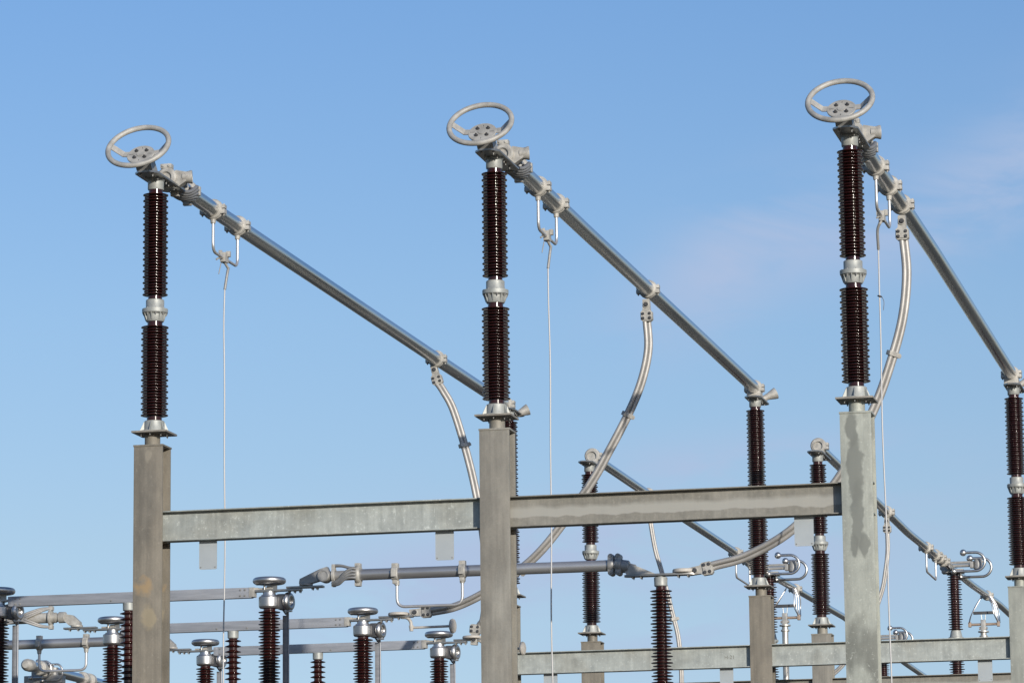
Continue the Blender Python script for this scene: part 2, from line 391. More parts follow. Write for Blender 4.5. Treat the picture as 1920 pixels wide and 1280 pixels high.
def tag(o, label=None, cat=None, group=None, kind=None):
    if label: o['label'] = label
    if cat: o['category'] = cat
    if group: o['group'] = group
    if kind: o['kind'] = kind
    return o
def thing(name, label, cat, loc=(0, 0, 0), group=None):
    o = bpy.data.objects.new(name, None); C.objects.link(o); o.location = loc; o.empty_display_size = 0.2
    return tag(o, label, cat, group, 'thing')
def copy_tree(o, parent=None):
    c = o.copy(); C.objects.link(c)
    if parent is not None: c.parent = parent
    for ch in KIDS(o): copy_tree(ch, c)
    return c
def KIDS(o): return [k for k in list(C.objects) if k.parent == o]
def place(src, loc, label, group=None):
    c = copy_tree(src); c.location = loc; c['label'] = label
    if group: c['group'] = group
    return c

# ------------------------------------------------------------------ ground
g = MB(); bmesh.ops.create_grid(g.bm, x_segments=120, y_segments=120, size=4000)
tag(g.build('ground', 'ground'), kind='structure')

# ------------------------------------------------------------------ insulators
def shed_profile(z0, z1, rc, rb, rs, pitch, neck=0.06, root=0.009, under=0.005):
    """glazed stack from z0 up to z1, alternate big and small sheds, thin rounded rims"""
    n = int(round((z1-z0-2*neck)/pitch)); step = (z1-z0-2*neck)/n
    pr = [(0, z0), (rc, z0)]
    for k in range(2*n+1):
        zc = z0+neck+k*step/2
        R = rb if k % 2 == 0 else rs
        pr += [(rc, zc-under-0.002), (rc+0.003, zc-under-0.0045), (R-0.006, zc-0.0055), (R-0.0015, zc-0.0045), (R, zc-0.002), (R, zc+0.0012), (R-0.002, zc+0.0034), (rc+0.005, zc+root), (rc, zc+root+0.004)]
    pr += [(rc, z1), (0, z1)]
    return pr

def big_insulator(label, loc, group):
    """two stacked porcelain units on a square plate; empty sits at the underside of the plate"""
    t = thing('post_insulator', label, 'insulator', loc, group)
    mp = MB(); mp.box((-0.205, -0.205, 0), (0.205, 0.205, 0.022), 0.003); mo = mp.build('mounting_plate', 'plate_steel', t)
    bb = Bolts()
    for k in range(4):
        a = PI/4+k*PI/2
        x, y = 0.165*math.cos(a), 0.165*math.sin(a)
        bb.bolt((x, y, 0), (0, 0, -1), 0.014, 0.014, 0.015)
    for k in range(4):
        a = k*PI/2; bb.bolt((0.15*math.cos(a), 0.15*math.sin(a), 0), (0, 0, -1), 0.012, 0.012, 0.01)
    bb.build('bolt', 'bolt', mo)
    b = MB()
    b.lathe([(0, 0.022), (0.175, 0.022), (0.175, 0.034), (0.125, 0.040), (0.118, 0.050), (0.115, 0.145), (0.108, 0.152), (0, 0.152)], seg=40)
    for k in range(6):
        a = PI/6+k*PI/3; R = Matrix.Rotation(a, 3, 'Z')
        b.prism([(0.108, 0.036), (0.168, 0.036), (0.120, 0.14), (0.108, 0.14)], -0.006, 0.006, (0, 0, 0), R @ Matrix(((1, 0, 0), (0, 0, -1), (0, 1, 0))))
    b.build('base_flange', 'flange', t)
    p = MB(); p.lathe(shed_profile(0.150, 1.296, 0.086, 0.157, 0.142, 0.0695, 0.068), seg=44); p.build('porcelain_stack', 'porcelain', t, angle=50)
    m = MB()
    m.lathe([(0, 1.294), (0.098, 1.294), (0.105, 1.304), (0.112, 1.375), (0.145, 1.395), (0.147, 1.412), (0.147, 1.440), (0.110, 1.444), (0.104, 1.452), (0.104, 1.540), (0.097, 1.548), (0, 1.548)], seg=40)
    for k in range(8):
        a = k*PI/4; R = Matrix.Rotation(a, 3, 'Z')
        m.prism([(0.098, 1.31), (0.112, 1.31), (0.140, 1.396), (0.098, 1.396)], -0.006, 0.006, (0, 0, 0), R @ Matrix(((1, 0, 0), (0, 0, -1), (0, 1, 0))))
    mo = m.build('middle_flange', 'flange', t)
    mb = Bolts()
    for k in range(8):
        a = PI/8+k*PI/4; mb.bolt((0.128*math.cos(a), 0.128*math.sin(a), 1.388), (0, 0, -1), 0.011, 0.012, 0.01)
        mb.bolt((0.128*math.cos(a), 0.128*math.sin(a), 1.440), (0, 0, 1), 0.008, 0.008)
    mb.build('bolt', 'bolt', mo)
    p = MB(); p.lathe(shed_profile(1.546, 2.828, 0.080, 0.145, 0.130, 0.0695, 0.062), seg=44); p.build('porcelain_stack', 'porcelain', t, angle=50)
    c = MB(); c.lathe([(0, 2.826), (0.086, 2.826), (0.092, 2.834), (0.092, 2.925), (0.105, 2.935), (0.105, 2.950), (0, 2.950)], seg=36)
    c.build('top_collar', 'flange', t)
    return t
def top_plate(t, y0=-0.42, y1=0.68, hw=0.14):
    p = MB(); ch = 0.10
    poly = [(-hw, y0+ch), (-hw+ch*0.75, y0), (hw-ch*0.75, y0), (hw, y0+ch), (hw, y1-0.05), (hw-0.05, y1), (-hw+0.05, y1), (-hw, y1-0.05)]
    p.prism(poly, 2.950, 2.972)
    o = p.build('terminal_plate', 'under', t)
    b = Bolts()
    for x, y in ((-0.07, y0+0.1), (0.07, y0+0.1), (-0.08, 0.22), (0.08, 0.22), (-0.08, 0.42), (0.08, 0.42), (-0.07, -0.14), (0.07, -0.14), (0.09, 0.1)):
        b.bolt((x, y, 2.950), (0, 0, -1), 0.013, 0.014, 0.018)
    b.build('bolt', 'bolt', o)
    return o

def corona_ring(t):
    """tilted grading ring with hub, carried by a bracket on the plate; tilt faces the front"""
    TI = math.radians(50); n = Vector((0, -math.sin(TI), math.cos(TI)))
    c = Vector((-0.01, -0.60, 3.207)); F = frame(n)
    r = MB(); r.torus(c, n, 0.352, 0.031, 72, 18)
    ro = r.build('corona_ring', 'ring_paint', t)
    hub = c - n*0.130 + F @ Vector((0, -0.0, 0))
    h = MB(); h.lathe([(0, 0), (0.155, 0), (0.16, 0.005), (0.16, 0.016), (0.155, 0.021), (0, 0.021)], hub, n, 36)
    h.lathe([(0, 0.021), (0.045, 0.021), (0.045, 0.028), (0, 0.028)], hub, n, 24)
    for a in (0.12, PI-0.12):
        p = [F @ Vector((math.cos(a)*q, math.sin(a)*q, z)) + hub for q, z in ((0.12, 0.010), (0.21, 0.010), (0.342, 0.128))]
        e = F @ Vector((-math.sin(a), math.cos(a), 0))*0.042; th = n*0.006
        for a0, a1 in zip(p, p[1:]):
            vv = [h.bm.verts.new(v) for v in (a0-e-th, a0+e-th, a1+e-th, a1-e-th, a0-e+th, a0+e+th, a1+e+th, a1-e+th)]
            for q in ((0, 1, 2, 3), (4, 7, 6, 5), (0, 4, 5, 1), (2, 6, 7, 3), (1, 5, 6, 2), (0, 3, 7, 4)): h.bm.faces.new([vv[i] for i in q])
    h.build('hub', 'ring_paint', ro)
    b = Bolts()
    for k in range(4):
        a = PI/4+k*PI/2; b.bolt(hub+F @ Vector((0.085*math.cos(a), 0.085*math.sin(a), 0.021)), n, 0.017, 0.016, 0.01)
    b.build('bolt', 'dark', ro)
    sl = MB()
    for k in range(4):
        a = k*PI/2; d = F @ Vector((math.cos(a), math.sin(a), 0)); e = F @ Vector((-math.sin(a), math.cos(a), 0))
        q = hub+n*0.0225
        lo, hi = (0.085, 0.135) if k % 2 == 0 else (0.10, 0.125)
        vv = [sl.bm.verts.new(q+d*x+e*y) for x, y in ((lo, -0.003), (hi, -0.003), (hi, 0.003), (lo, 0.003))]; sl.bm.faces.new(vv)
    sl.build('slots', 'dark', ro)
    # bracket: folded box between plate and hub
    k = MB(); x = 0.092
    top = hub - n*0.001
    prof = [(-0.41, 2.972), (-0.175, 2.972), (top.y+0.10*math.cos(TI), top.z+0.10*math.sin(TI)), (top.y-0.02, top.z-0.025)]
    k.prism([(a, b) for a, b in prof], -x, x, (0, 0, 0), Matrix(((0, 0, 1), (1, 0, 0), (0, 1, 0))))
    k.build('bracket', 'cast_dark', ro)
    return ro

CL = []
def clamp_collar(mb, y, z=0, ri=0.092, ro=0.120, w=0.105, x=0, ear=True):
    """split pipe clamp around a bar that runs along Y: round band with bolted ears left and right"""
    mb.annulus((x, y, z), (0, 1, 0), ri, ro, w, 36, 0.012)
    mb.annulus((x, y, z), (0, 1, 0), ri, ro+0.008, w*0.35, 36, 0.006)
    if ear:
        for sgn in (-1, 1):
            for zz in (-1, 1):
                lo = (x+sgn*0.095 if sgn > 0 else x-0.158, y-w*0.46, z+(0.004 if zz > 0 else -0.060))
                hi = (x+0.158 if sgn > 0 else x-0.095, y+w*0.46, z+(0.052 if zz > 0 else -0.004))
                mb.box(lo, hi, 0.012)
            mb.bolt((x+sgn*0.134, y, z-0.060), (0, 0, -1), 0.013, 0.012, 0.008)
            mb.bolt((x+sgn*0.134, y, z+0.052), (0, 0, 1), 0.012, 0.010)

def bar_z(y, pts):
    for (a, za), (b, zb) in zip(pts, pts[1:]):
        if y <= b: return za+(zb-za)*(y-a)/(b-a)
    return pts[-1][1]
def end_fitting(t, y, z, flex=True, x=0.0):
    """clamp on the plate holding the closed stub end, with an open cup cast on its right"""
    m = MB()
    m.annulus((x, y, z), (0, 1, 0), 0.068, 0.118, 0.11, 40, 0.02)
    m.box((x-0.075, y-0.05, z+0.105), (x+0.06, y+0.05, z+0.160), 0.014)
    m.box((x-0.085, y-0.06, z-0.135), (x+0.10, y+0.08, z-0.07), 0.012)
    # cast web out to the cup
    m.prism([(0.03, -0.12), (0.10, -0.135), (0.225, -0.055), (0.235, 0.055), (0.10, 0.085)], -0.045, 0.045, (x, y+0.03, z), Matrix(((1, 0, 0), (0, 0, 1), (0, -1, 0))).transposed() @ Matrix.Identity(3) if False else Matrix(((1, 0, 0), (0, 0, -1), (0, 1, 0))))
    d = Vector((1, 0.25, 0.05)).normalized()
    m.lathe([(0.0, 0.0), (0.060, 0.0), (0.072, 0.08), (0.078, 0.098), (0.078, 0.115), (0.066, 0.115), (0.058, 0.03), (0, 0.03)], Vector((x+0.17, y+0.03, z)), d, 28)
    for sx in (-0.04, 0.03): m.bolt((x+sx, y-0.05, z+0.132), (0, -1, 0), 0.013, 0.01)
    o = m.build('end_clamp', 'cast', t)
    s = MB(); s.lathe([(0, 0.03), (0.052, 0.03), (0.056, 0.026), (0.064, 0.0), (0.070, 0.0), (0.070, 0.62 if flex else 0.2), (0, 0.62 if flex else 0.2)], (x, y-0.055, z), (0, 1, 0), 36)
    s.build('stub_tube', 'cast', t)
    return o
def flex_straps(t, y0, y1, z, x=0.0):
    for yy, k in ((y0, 0.92), (y1, 1.0)):
        m = MB()
        m.lathe([(0.070, -0.04), (0.125*k, -0.04), (0.140*k, -0.02), (0.140*k, 0.025), (0.125*k, 0.045), (0.070, 0.045)], (x, yy, z), (0, 1, 0), 8, rot=PI/8)
        for sg in (-1, 1): m.box((x+sg*0.135*k-0.025, yy-0.03, z-0.055), (x+sg*0.135*k+0.025, yy+0.03, z+0.055), 0.01)
        m.box((x-0.05, yy-0.03, z-0.165*k), (x+0.05, yy+0.03, z-0.12*k), 0.01)
        m.build('strap_collar', 'cast', t)
    for k in range(5):
        a0 = -1.85+0.26*k; a1 = -0.85+0.30*k
        c = MB(); pts = []
        for i in range(9):
            u = i/8; q = u*u*(3-2*u); aa = a0+(a1-a0)*q; rr = 0.122+0.020*math.sin(PI*u)+0.012*u
            pts.append((x+rr*math.cos(aa), y0+(y1-y0)*u, z+rr*math.sin(aa)))
        c.tube(pts, 0.0215, 10, 3); c.build('flexible_strap', 'strap', t)
    c = MB(); c.tube([(x-0.09, y0, z+0.08), (x-0.12, (y0+y1)/2, z+0.11), (x-0.09, y1, z+0.08)], 0.0215, 10, 4); c.build('flexible_strap', 'strap', t)

def u_handle(t, y0, y1, z, drop=0.46, x=0.0, along='Y', r=0.018, bar_r=0.108):
    h = MB(); bot = z-bar_r-drop
    def P(q, zz): return (x, q, zz) if along == 'Y' else (q, x, zz)
    pts = fillet([P(y0, z-bar_r), P(y0, bot), P(y1, bot), P(y1, z-bar_r)], 0.11, 8)
    h.tube(pts, r, 14)
    o = h.build('earthing_loop', 'handle', t)
    for q in (y0, y1):
        m = MB(); m.cyl(P(q, z-bar_r+0.01), P(q, z-bar_r-0.05), 0.036, 0.030, 18, 0.004); m.build('socket', 'cast', o)
    return bot

def cable_clamp(t, p, d, side=(0, -1, 0)):
    """bolted two-plate lug at p; d points along the cable"""
    d = Vector(d).normalized(); sd = Vector(side); sd = (sd-d*sd.dot(d)).normalized(); e = d.cross(sd)
    R = Matrix((e, d, sd)).transposed(); o = Vector(p)
    m = MB()
    m.prism([(-0.045, -0.075), (0.045, -0.075), (0.05, 0.07), (0.078, 0.10), (0.080, 0.20), (0.055, 0.225), (-0.055, 0.225), (-0.080, 0.20), (-0.078, 0.10), (-0.05, 0.07)], -0.045, 0.045, o, R)
    m.prism([(-0.068, 0.105), (0.068, 0.105), (0.068, 0.205), (-0.068, 0.205)], 0.045, 0.058, o, R)
    m.cyl(o-sd*0.055, o+sd*0.058, 0.048, 0.046, 22, 0.005)
    co = m.build('cable_clamp', 'cast', t)
    b = Bolts()
    for x, y in ((-0.045, 0.125), (0.045, 0.125), (-0.045, 0.185), (0.045, 0.185)): b.bolt(o+R @ Vector((x, y, 0.058)), sd, 0.016, 0.014)
    b.bolt(o+sd*0.058, sd, 0.024, 0.018)
    b.build('bolt', 'dark', co)
def jumper(label, pts, d0, d1, spacers, group='jumper cables dropping from the overhead bars', r=0.032, sep=0.0315, p0=None, p1=None):
    base = Vector(pts[0]); t = thing('jumper_cable', label, 'cable', base, group)
    P = spline([Vector(p)-base for p in pts], 14); nn = len(P)
    offs = []
    for i, p in enumerate(P):
        tt = (P[min(i+1, nn-1)]-P[max(i-1, 0)]).normalized(); yv = Vector((0, 1, 0)); nv = tt.cross(yv).normalized()
        offs.append((nv*0.75+yv*0.66).normalized()*sep)
    for sg in (-1, 1):
        c = MB(); c.tube([p+o*sg for p, o in zip(P, offs)], r, 16, uvscale=9); c.build('conductor', 'cable', t, angle=80)
    for u in spacers:
        i = int(u*(nn-1)); p = P[i]; o = offs[i]; tt = (P[i+1]-P[i-1]).normalized()
        R = Matrix((o.normalized(), tt.cross(o).normalized(), tt)).transposed()
        m = MB(); m.box((-0.080, -0.045, -0.03), (0.080, 0.045, 0.03), 0.012, R, p)
        m.box((0.07, -0.02, -0.02), (0.105, 0.02, 0.02), 0.006, R, p)
        m.build('spacer', 'cast', t)
    if p0 is not None: cable_clamp(t, Vector(p0)-base, d0)
    if p1 is not None: cable_clamp(t, Vector(p1)-base, d1)
    return t

# ------------------------------------------------------------------ columns and beams
def column(label, x, y, mat, group, top=8.08, hw=0.170, hd=0.15, patches=()):
    t = thing('steel_column', label, 'column', (x, y, 0), group)
    m = MB(); ft = 0.022
    m.box((-hw, -hd, 0.02), (hw, -hd+ft, top-0.020), 0.0025)
    m.build('flange', mat, t)
    m = MB(); m.box((-hw, hd-ft, 0.02), (hw, hd, top-0.020), 0.0025); m.build('flange', mat, t)
    m = MB(); m.box((-0.007, -hd+ft, 0.02), (0.007, hd-ft, top-0.020)); m.build('web', mat, t)
    m = MB(); m.box((-hw-0.006, -hd-0.008, top-0.020), (hw+0.006, hd+0.012, top), 0.002); m.build('cap_plate', mat, t)
    m = MB(); m.cyl((0, 0, top), (0, 0, 8.214), 0.088, seg=36); m.build('pedestal', mat, t)
    m = MB(); m.box((-0.28, -0.26, 0), (0.28, 0.26, 0.02)); m.build('base_plate', mat, t)
    for zz in (6.985, 7.325):
        for s in (-1, 1):
            m = MB(); m.box((0.007 if s > 0 else -hw+0.012, -hd+ft, zz-0.007), (hw-0.012 if s > 0 else -0.007, hd-ft, zz+0.007)); m.build('stiffener', mat, t)
    return t
for k, (x, mat, lab) in enumerate(((-0.02, 'column_first', 'brownish galvanised H-section column with rusty patch, at the left end of the front row'),
                       (-0.01+4, 'column_taupe', 'taupe grey H-section column in the middle of the front row, cable passing behind it'),
                       (8.0, 'column_pale', 'pale green-grey H-section column with a dark blotch, right end of the front row'))):
    column(lab, x, 0, mat, 'front row of steel columns')
for x, mat, lab in ((0.0, 'column_taupe', 'grey column of the second row almost hidden behind the middle front column'),
                    (4.03, 'column_brown', 'dark taupe column of the second row between the two front columns on the right'),
                    (8.02, 'column_spangle', 'spangled pale grey column of the second row at the right edge of the frame')):
    column(lab, x, 17.35, mat, 'second row of steel columns')
for x, mat, lab in ((0.06, 'column_brown', 'far steel column seen through the frame right of the middle front column'),
                    (4.06, 'column_taupe', 'far steel column just left of the pale right front column')):
    column(lab, x, 23.44, mat, 'third row of steel columns')
# flattened rust and dirt stain on the first column face is in its material

def beam(label, x0, x1, y, mat, group, z0=6.985, z1=7.325):
    t = thing('cross_beam', label, 'steel beam', ((x0+x1)/2, y, (z0+z1)/2), group)
    hx = (x1-x0)/2; hz = (z1-z0)/2
    m = MB(); m.box((-hx, -0.006, -hz+0.012), (hx, 0.006, hz-0.012)); m.build('web', mat, t)
    m = MB(); m.box((-hx, -0.088, hz-0.012), (hx, 0.088, hz), 0.002); m.build('flange', mat, t)
    m = MB(); m.box((-hx, -0.088, -hz), (hx, 0.088, -hz+0.012), 0.002); m.build('flange', mat, t)
    return t
beam('pale galvanised beam joining the left and middle front columns', 0.05, 3.96, 0, 'beam_pale', 'cross beams between columns')
beam('warm grey galvanised beam joining the middle and right front columns', 4.03, 7.97, 0, 'beam_warm', 'cross beams between columns')
beam('pale galvanised beam of the second row right of the middle front column', 0.03, 3.99, 17.3, 'beam_pale', 'cross beams between columns')
b2 = beam('weathered galvanised beam of the second row at the lower right, beyond the pale column', 4.06, 7.98, 17.3, 'beam_pale', 'cross beams between columns')
beam('far grey beam at the bottom edge below the second row beam, left bay', 0.1, 4.02, 23.4, 'beam_warm', 'cross beams between columns')
beam('far grey beam at the bottom right edge below the second row beam', 4.1, 8.0, 23.4, 'beam_warm', 'cross beams between columns')

def hang_plate(label, x0, x1, y, z0=6.662, z1=6.985, obj=None):
    w = x1-x0; t = thing('hanging_plate', label, 'metal plate', ((x0+x1)/2, y+0.03, z1), 'small metal plates hanging under the beams')
    m = MB(); h = z1-z0; r = 0.02; poly = [(-w/2, 0)]
    for cx, a0 in ((-w/2+r, PI), (w/2-r, 1.5*PI)):
        for k in range(5): a = a0+k*PI/8; poly.append((cx+r*math.cos(a), -h+r+r*math.sin(a)))
    poly.append((w/2, 0))
    m.prism(poly, -0.003, 0.003, (0, 0, 0), Matrix(((1, 0, 0), (0, 0, -1), (0, 1, 0))))
    m.build('plate', 'sheet', t)
    b = Bolts()
    for s in (-1, 1): b.bolt((s*(w/2-0.02), -0.003, -h+0.025), (0, -1, 0), 0.006, 0.004)
    b.build('rivet', 'bolt', t)
hang_plate('small blank plate hanging under the left part of the front left beam', 0.530, 0.738, 0)
hang_plate('small blank plate hanging under the front left beam near the middle column', 3.268, 3.478, 0)
hang_plate('small blank plate hanging under the front right beam near the pale column', 7.280, 7.490, 0)
hang_plate('blank plate hanging under the second row beam, beside the middle front column', 0.57, 0.79, 17.3, 6.64)
hang_plate('blank plate hanging under the second row beam, left of the dark taupe column', 3.36, 3.57, 17.3, 6.64)
hang_plate('blank plate hanging under the second row beam near the right edge', 7.34, 7.56, 17.3, 6.66)

# faint painted mark on the second row beam, left bay
cu = bpy.data.curves.new('mark', 'FONT'); cu.body = 'H-21'; cu.size = 0.08; cu.extrude = 0.0008
tmp = bpy.data.objects.new('mark', cu); C.objects.link(tmp)
me = bpy.data.meshes.new_from_object(tmp.evaluated_get(bpy.context.evaluated_depsgraph_get())); C.objects.unlink(tmp)
me.materials.clear(); me.materials.append(metal('faded marking paint', (0.20, 0.20, 0.17), 0.8, 0, 0.2, 40))
mk = bpy.data.objects.new('painted_mark', me); C.objects.link(mk); mk.rotation_euler = (PI/2, 0, 0)
for o in C.objects:
    if o.get('label', '').startswith('pale galvanised beam of the second row'): mk.parent = o; mk.location = (1.43, -0.0075, -0.03)

# ------------------------------------------------------------------ main insulators
GI = 'two-stage brown porcelain post insulators'
ZB = 8.214
i1 = big_insulator('tall brown porcelain insulator topped by a tilted ring, on the left front column', (0, 0, ZB), GI)
top_plate(i1); corona_ring(i1)
place(i1, (3.985, 0, ZB), 'tall brown porcelain insulator topped by a tilted ring, on the middle front column')
place(i1, (8.0, 0, ZB), 'tall brown porcelain insulator topped by a tilted ring, on the pale right front column')
i2 = big_insulator('brown insulator of the second row peeking out behind the middle front column', (0.045, 17.35, ZB), GI)
top_plate(i2, -0.30, 0.62, 0.13)
place(i2, (4.0, 17.35, ZB), 'brown insulator without ring on the dark taupe second row column')
place(i2, (8.02, 17.35, ZB), 'brown insulator without ring at the right edge of the frame')
i3 = big_insulator('far brown insulator seen through the frame right of the middle front column', (0.05, 23.44, ZB), GI)
top_plate(i3, -0.42, 0.75, 0.13)
place(i3, (4.05, 23.44, ZB), 'far brown insulator just left of the pale right front column')

# ------------------------------------------------------------------ overhead bars
def front_bar(label, x, pts, clampY, cable=None):
    t = thing('overhead_tube_bar', label, 'tube bar', (x, 0, 0), 'overhead aluminium tube bars')
    z = lambda y: bar_z(y, pts)
    m = MB(); ys = [0.92+16.63*k/60 for k in range(61)]
    m.tube([(0, y, z(y)) for y in ys], 0.093, 44); m.build('tube', 'tube', t)
    end_fitting(t, 0.42, z(0.42)+0.005)
    flex_straps(t, 0.70, 1.16, z(1))
    for y in clampY:
        m = MB(); clamp_collar(m, y, z(y)); m.build('pipe_clamp', 'cast', t)
    u_handle(t, clampY[0], clampY[1], z(2.6), 0.39, bar_r=0.12)
    # support clamp over the second row and its cast cup
    m = MB(); clamp_collar(m, 17.32, z(17.3), w=0.13); m.box((-0.11, 17.22, ZB+2.972), (0.11, 17.44, z(17.3)-0.07), 0.01)
    m.lathe([(0.0, 0.0), (0.04, 0.0), (0.055, 0.1), (0.085, 0.2), (0.092, 0.235), (0.078, 0.235), (0.05, 0.13), (0, 0.13)], Vector((0.06, 17.72, z(17.3)-0.11)), Vector((0.9, 0.35, 0.42)), 28)
    m.box((-0.09, 17.58, ZB+2.972), (0.12, 17.82, ZB+2.995), 0.006); m.box((-0.08, 17.40, ZB+2.972), (0.08, 17.62, ZB+2.99))
    m.build('support_clamp', 'cast', t)
    m = MB(); m.lathe([(0, 0.004), (0.075, 0.004), (0.088, -0.01), (0.088, -0.02), (0, -0.02)], (0, 17.56, z(17.5)), (0, 1, 0), 30); m.build('end_cap', 'cast', t)
    return t
P1 = [(0, 11.275), (2, 11.262), (12.4, 11.262), (17.6, 11.27)]
P2 = [(0, 11.30), (2, 11.30), (5, 11.30), (12, 11.325), (17.6, 11.34)]
P3 = [(0, 11.285), (2, 11.285), (7.5, 11.35), (17.6, 11.36)]
front_bar('long aluminium tube bar running back from the left ringed insulator', 0.0, P1, (2.15, 3.13, 12.93))
front_bar('long aluminium tube bar running back from the middle ringed insulator', 4.0, P2, (2.15, 3.13, 8.80))
front_bar('steep aluminium tube bar running back from the right ringed insulator', 8.0, P3, (2.10, 3.24, 4.38))

def back_bar(label, x, pts, clamps, yend):
    t = thing('overhead_tube_bar', label, 'tube bar', (x, 0, 0), 'overhead aluminium tube bars')
    z = lambda y: bar_z(y, pts)
    m = MB(); m.tube([(0, y, z(y)) for y in [23.75+(yend-23.75)*(k/120)**1.3 for k in range(121)]], 0.080, 32); m.build('tube', 'tube', t)
    m = MB(); m.annulus((0, 23.72, z(23.7)+0.01), (0, 1, 0), 0.08, 0.135, 0.13, 36, 0.02)
    m.box((-0.10, 23.62, ZB+2.972), (0.10, 23.84, z(23.7)-0.08), 0.01)
    m.box((0.09, 23.66, z(23.7)-0.06), (0.175, 23.80, z(23.7)-0.004), 0.012); m.box((0.09, 23.66, z(23.7)+0.004), (0.175, 23.80, z(23.7)+0.06), 0.012)
    m.lathe([(0, 0.03), (0.075, 0.03), (0.08, 0.0), (0.092, 0.0), (0.092, 0.05)], (0, 23.645, z(23.7)), (0, 1, 0), 32)
    m.build('end_clamp', 'cast', t)
    for y in clamps:
        m = MB(); clamp_collar(m, y, z(y), 0.078, 0.116, 0.13); m.build('pipe_clamp', 'cast', t)
    u_handle(t, clamps[1], clamps[2], z(39.5), 0.42, r=0.022)
    return t
PA = [(23, 11.35), (30, 11.345), (39, 11.37), (43.4, 11.42), (54, 11.60), (66, 11.50), (95, 11.5)]
PBb = [(23, 11.35), (30, 11.34), (35.7, 11.32), (41, 11.42), (47, 11.52), (53, 11.70), (95, 11.9)]
back_bar('far aluminium tube bar descending behind the front right beam', 0.05, PA, (28.7, 38.2, 39.9, 40.6, 41.3, 46.2), 95)
back_bar('far aluminium tube bar emerging right of the pale column', 4.03, PBb, (32.44, 38.6, 40.2, 40.9, 41.6, 50.4), 95)

# ------------------------------------------------------------------ pantograph disconnectors on the far bars
def pantograph(label, x, y, dx=0.0, zt=11.25):
    t = thing('pantograph_disconnector', label, 'disconnector', (x, y, 0), 'pantograph disconnectors on the far bars')
    p = MB(); p.lathe(shed_profile(10.05, zt-0.1, 0.095, 0.165, 0.145, 0.11, 0.03), seg=32); p.build('porcelain_stack', 'porcelain', t, angle=50)
    m = MB(); m.lathe([(0, 9.76), (0.12, 9.76), (0.13, 9.84), (0.17, 9.86), (0.17, 9.90), (0.14, 9.91), (0.11, 10.05), (0, 10.05)], seg=28)
    for k in range(8):
        a = k*PI/4; m.bolt((0.15*math.cos(a), 0.15*math.sin(a), 9.86), (0, 0, -1), 0.014, 0.02)
    m.build('middle_flange', 'flange', t)
    p = MB(); p.lathe(shed_profile(8.3, 9.77, 0.10, 0.175, 0.155, 0.11, 0.03), seg=32); p.build('porcelain_stack', 'porcelain', t, angle=50)
    m = MB(); m.lathe([(0, 8.1), (0.16, 8.1), (0.16, 8.2), (0.12, 8.3), (0, 8.3)], seg=24); m.box((-0.16, -0.16, 0), (0.16, 0.16, 8.1), 0.01); m.build('support_post', 'column_taupe', t)
    # head: mounting box, drive arm, motor cylinder
    m = MB(); m.box((-0.26, -0.16, zt-0.10), (0.22, 0.16, zt-0.02), 0.01); m.box((-0.30, -0.12, zt-0.02), (-0.05, 0.12, zt+0.16), 0.02)
    m.box((-0.2, 0.05, zt+0.12), (0.66, 0.13, zt+0.17), 0.01); m.cyl((-0.1, -0.03, zt+0.06), (0.40, -0.03, zt+0.06), 0.035, seg=14)
    m.box((0.36, -0.10, zt-0.0), (0.44, 0.06, zt+0.14), 0.01)
    m.cyl((0.54, -0.02, zt-0.03), (0.54, -0.02, zt+0.20), 0.10, 0.09, 20, 0.01); m.build('head', 'cast_dark', t)
    for o in (0, 1):
        ox = 0.09*o; oz = -0.075*o; yy = -0.24+0.48*o
        a = MB(); pts = [(0.02+ox, yy, zt-0.09+oz), (0.48+ox, yy, zt-0.09+oz)]
        for k in range(1, 12):
            th = -PI/2+PI*k/12; pts.append((0.50+ox+0.21*math.cos(th), yy, zt+0.115+oz+0.205*math.sin(th)))
        pts += [(0.48+ox, yy, zt+0.32+oz), (0.26+ox, yy, zt+0.32+oz)]
        a.tube(pts, 0.030, 12, 3); ao = a.build('arcing_horn', 'bright', t)
        for q, rr in (((0.24+ox, yy, zt+0.32+oz), 0.075), ((0.02+ox, yy, zt-0.09+oz), 0.07)):
            s = MB(); s.sphere(q, rr); s.build('ball', 'bright', ao)
    return t
pantograph('pantograph disconnector with twin C-shaped horns, just right of the dark taupe column', 0.10, 42.2, zt=11.42)
pantograph('pantograph disconnector with twin C-shaped horns, in open sky at the right', 4.10, 43.0, zt=11.42)
pantograph('pantograph disconnector whose horns peek over the second row beam beside the pale column', -0.39, 64.5, zt=12.02)

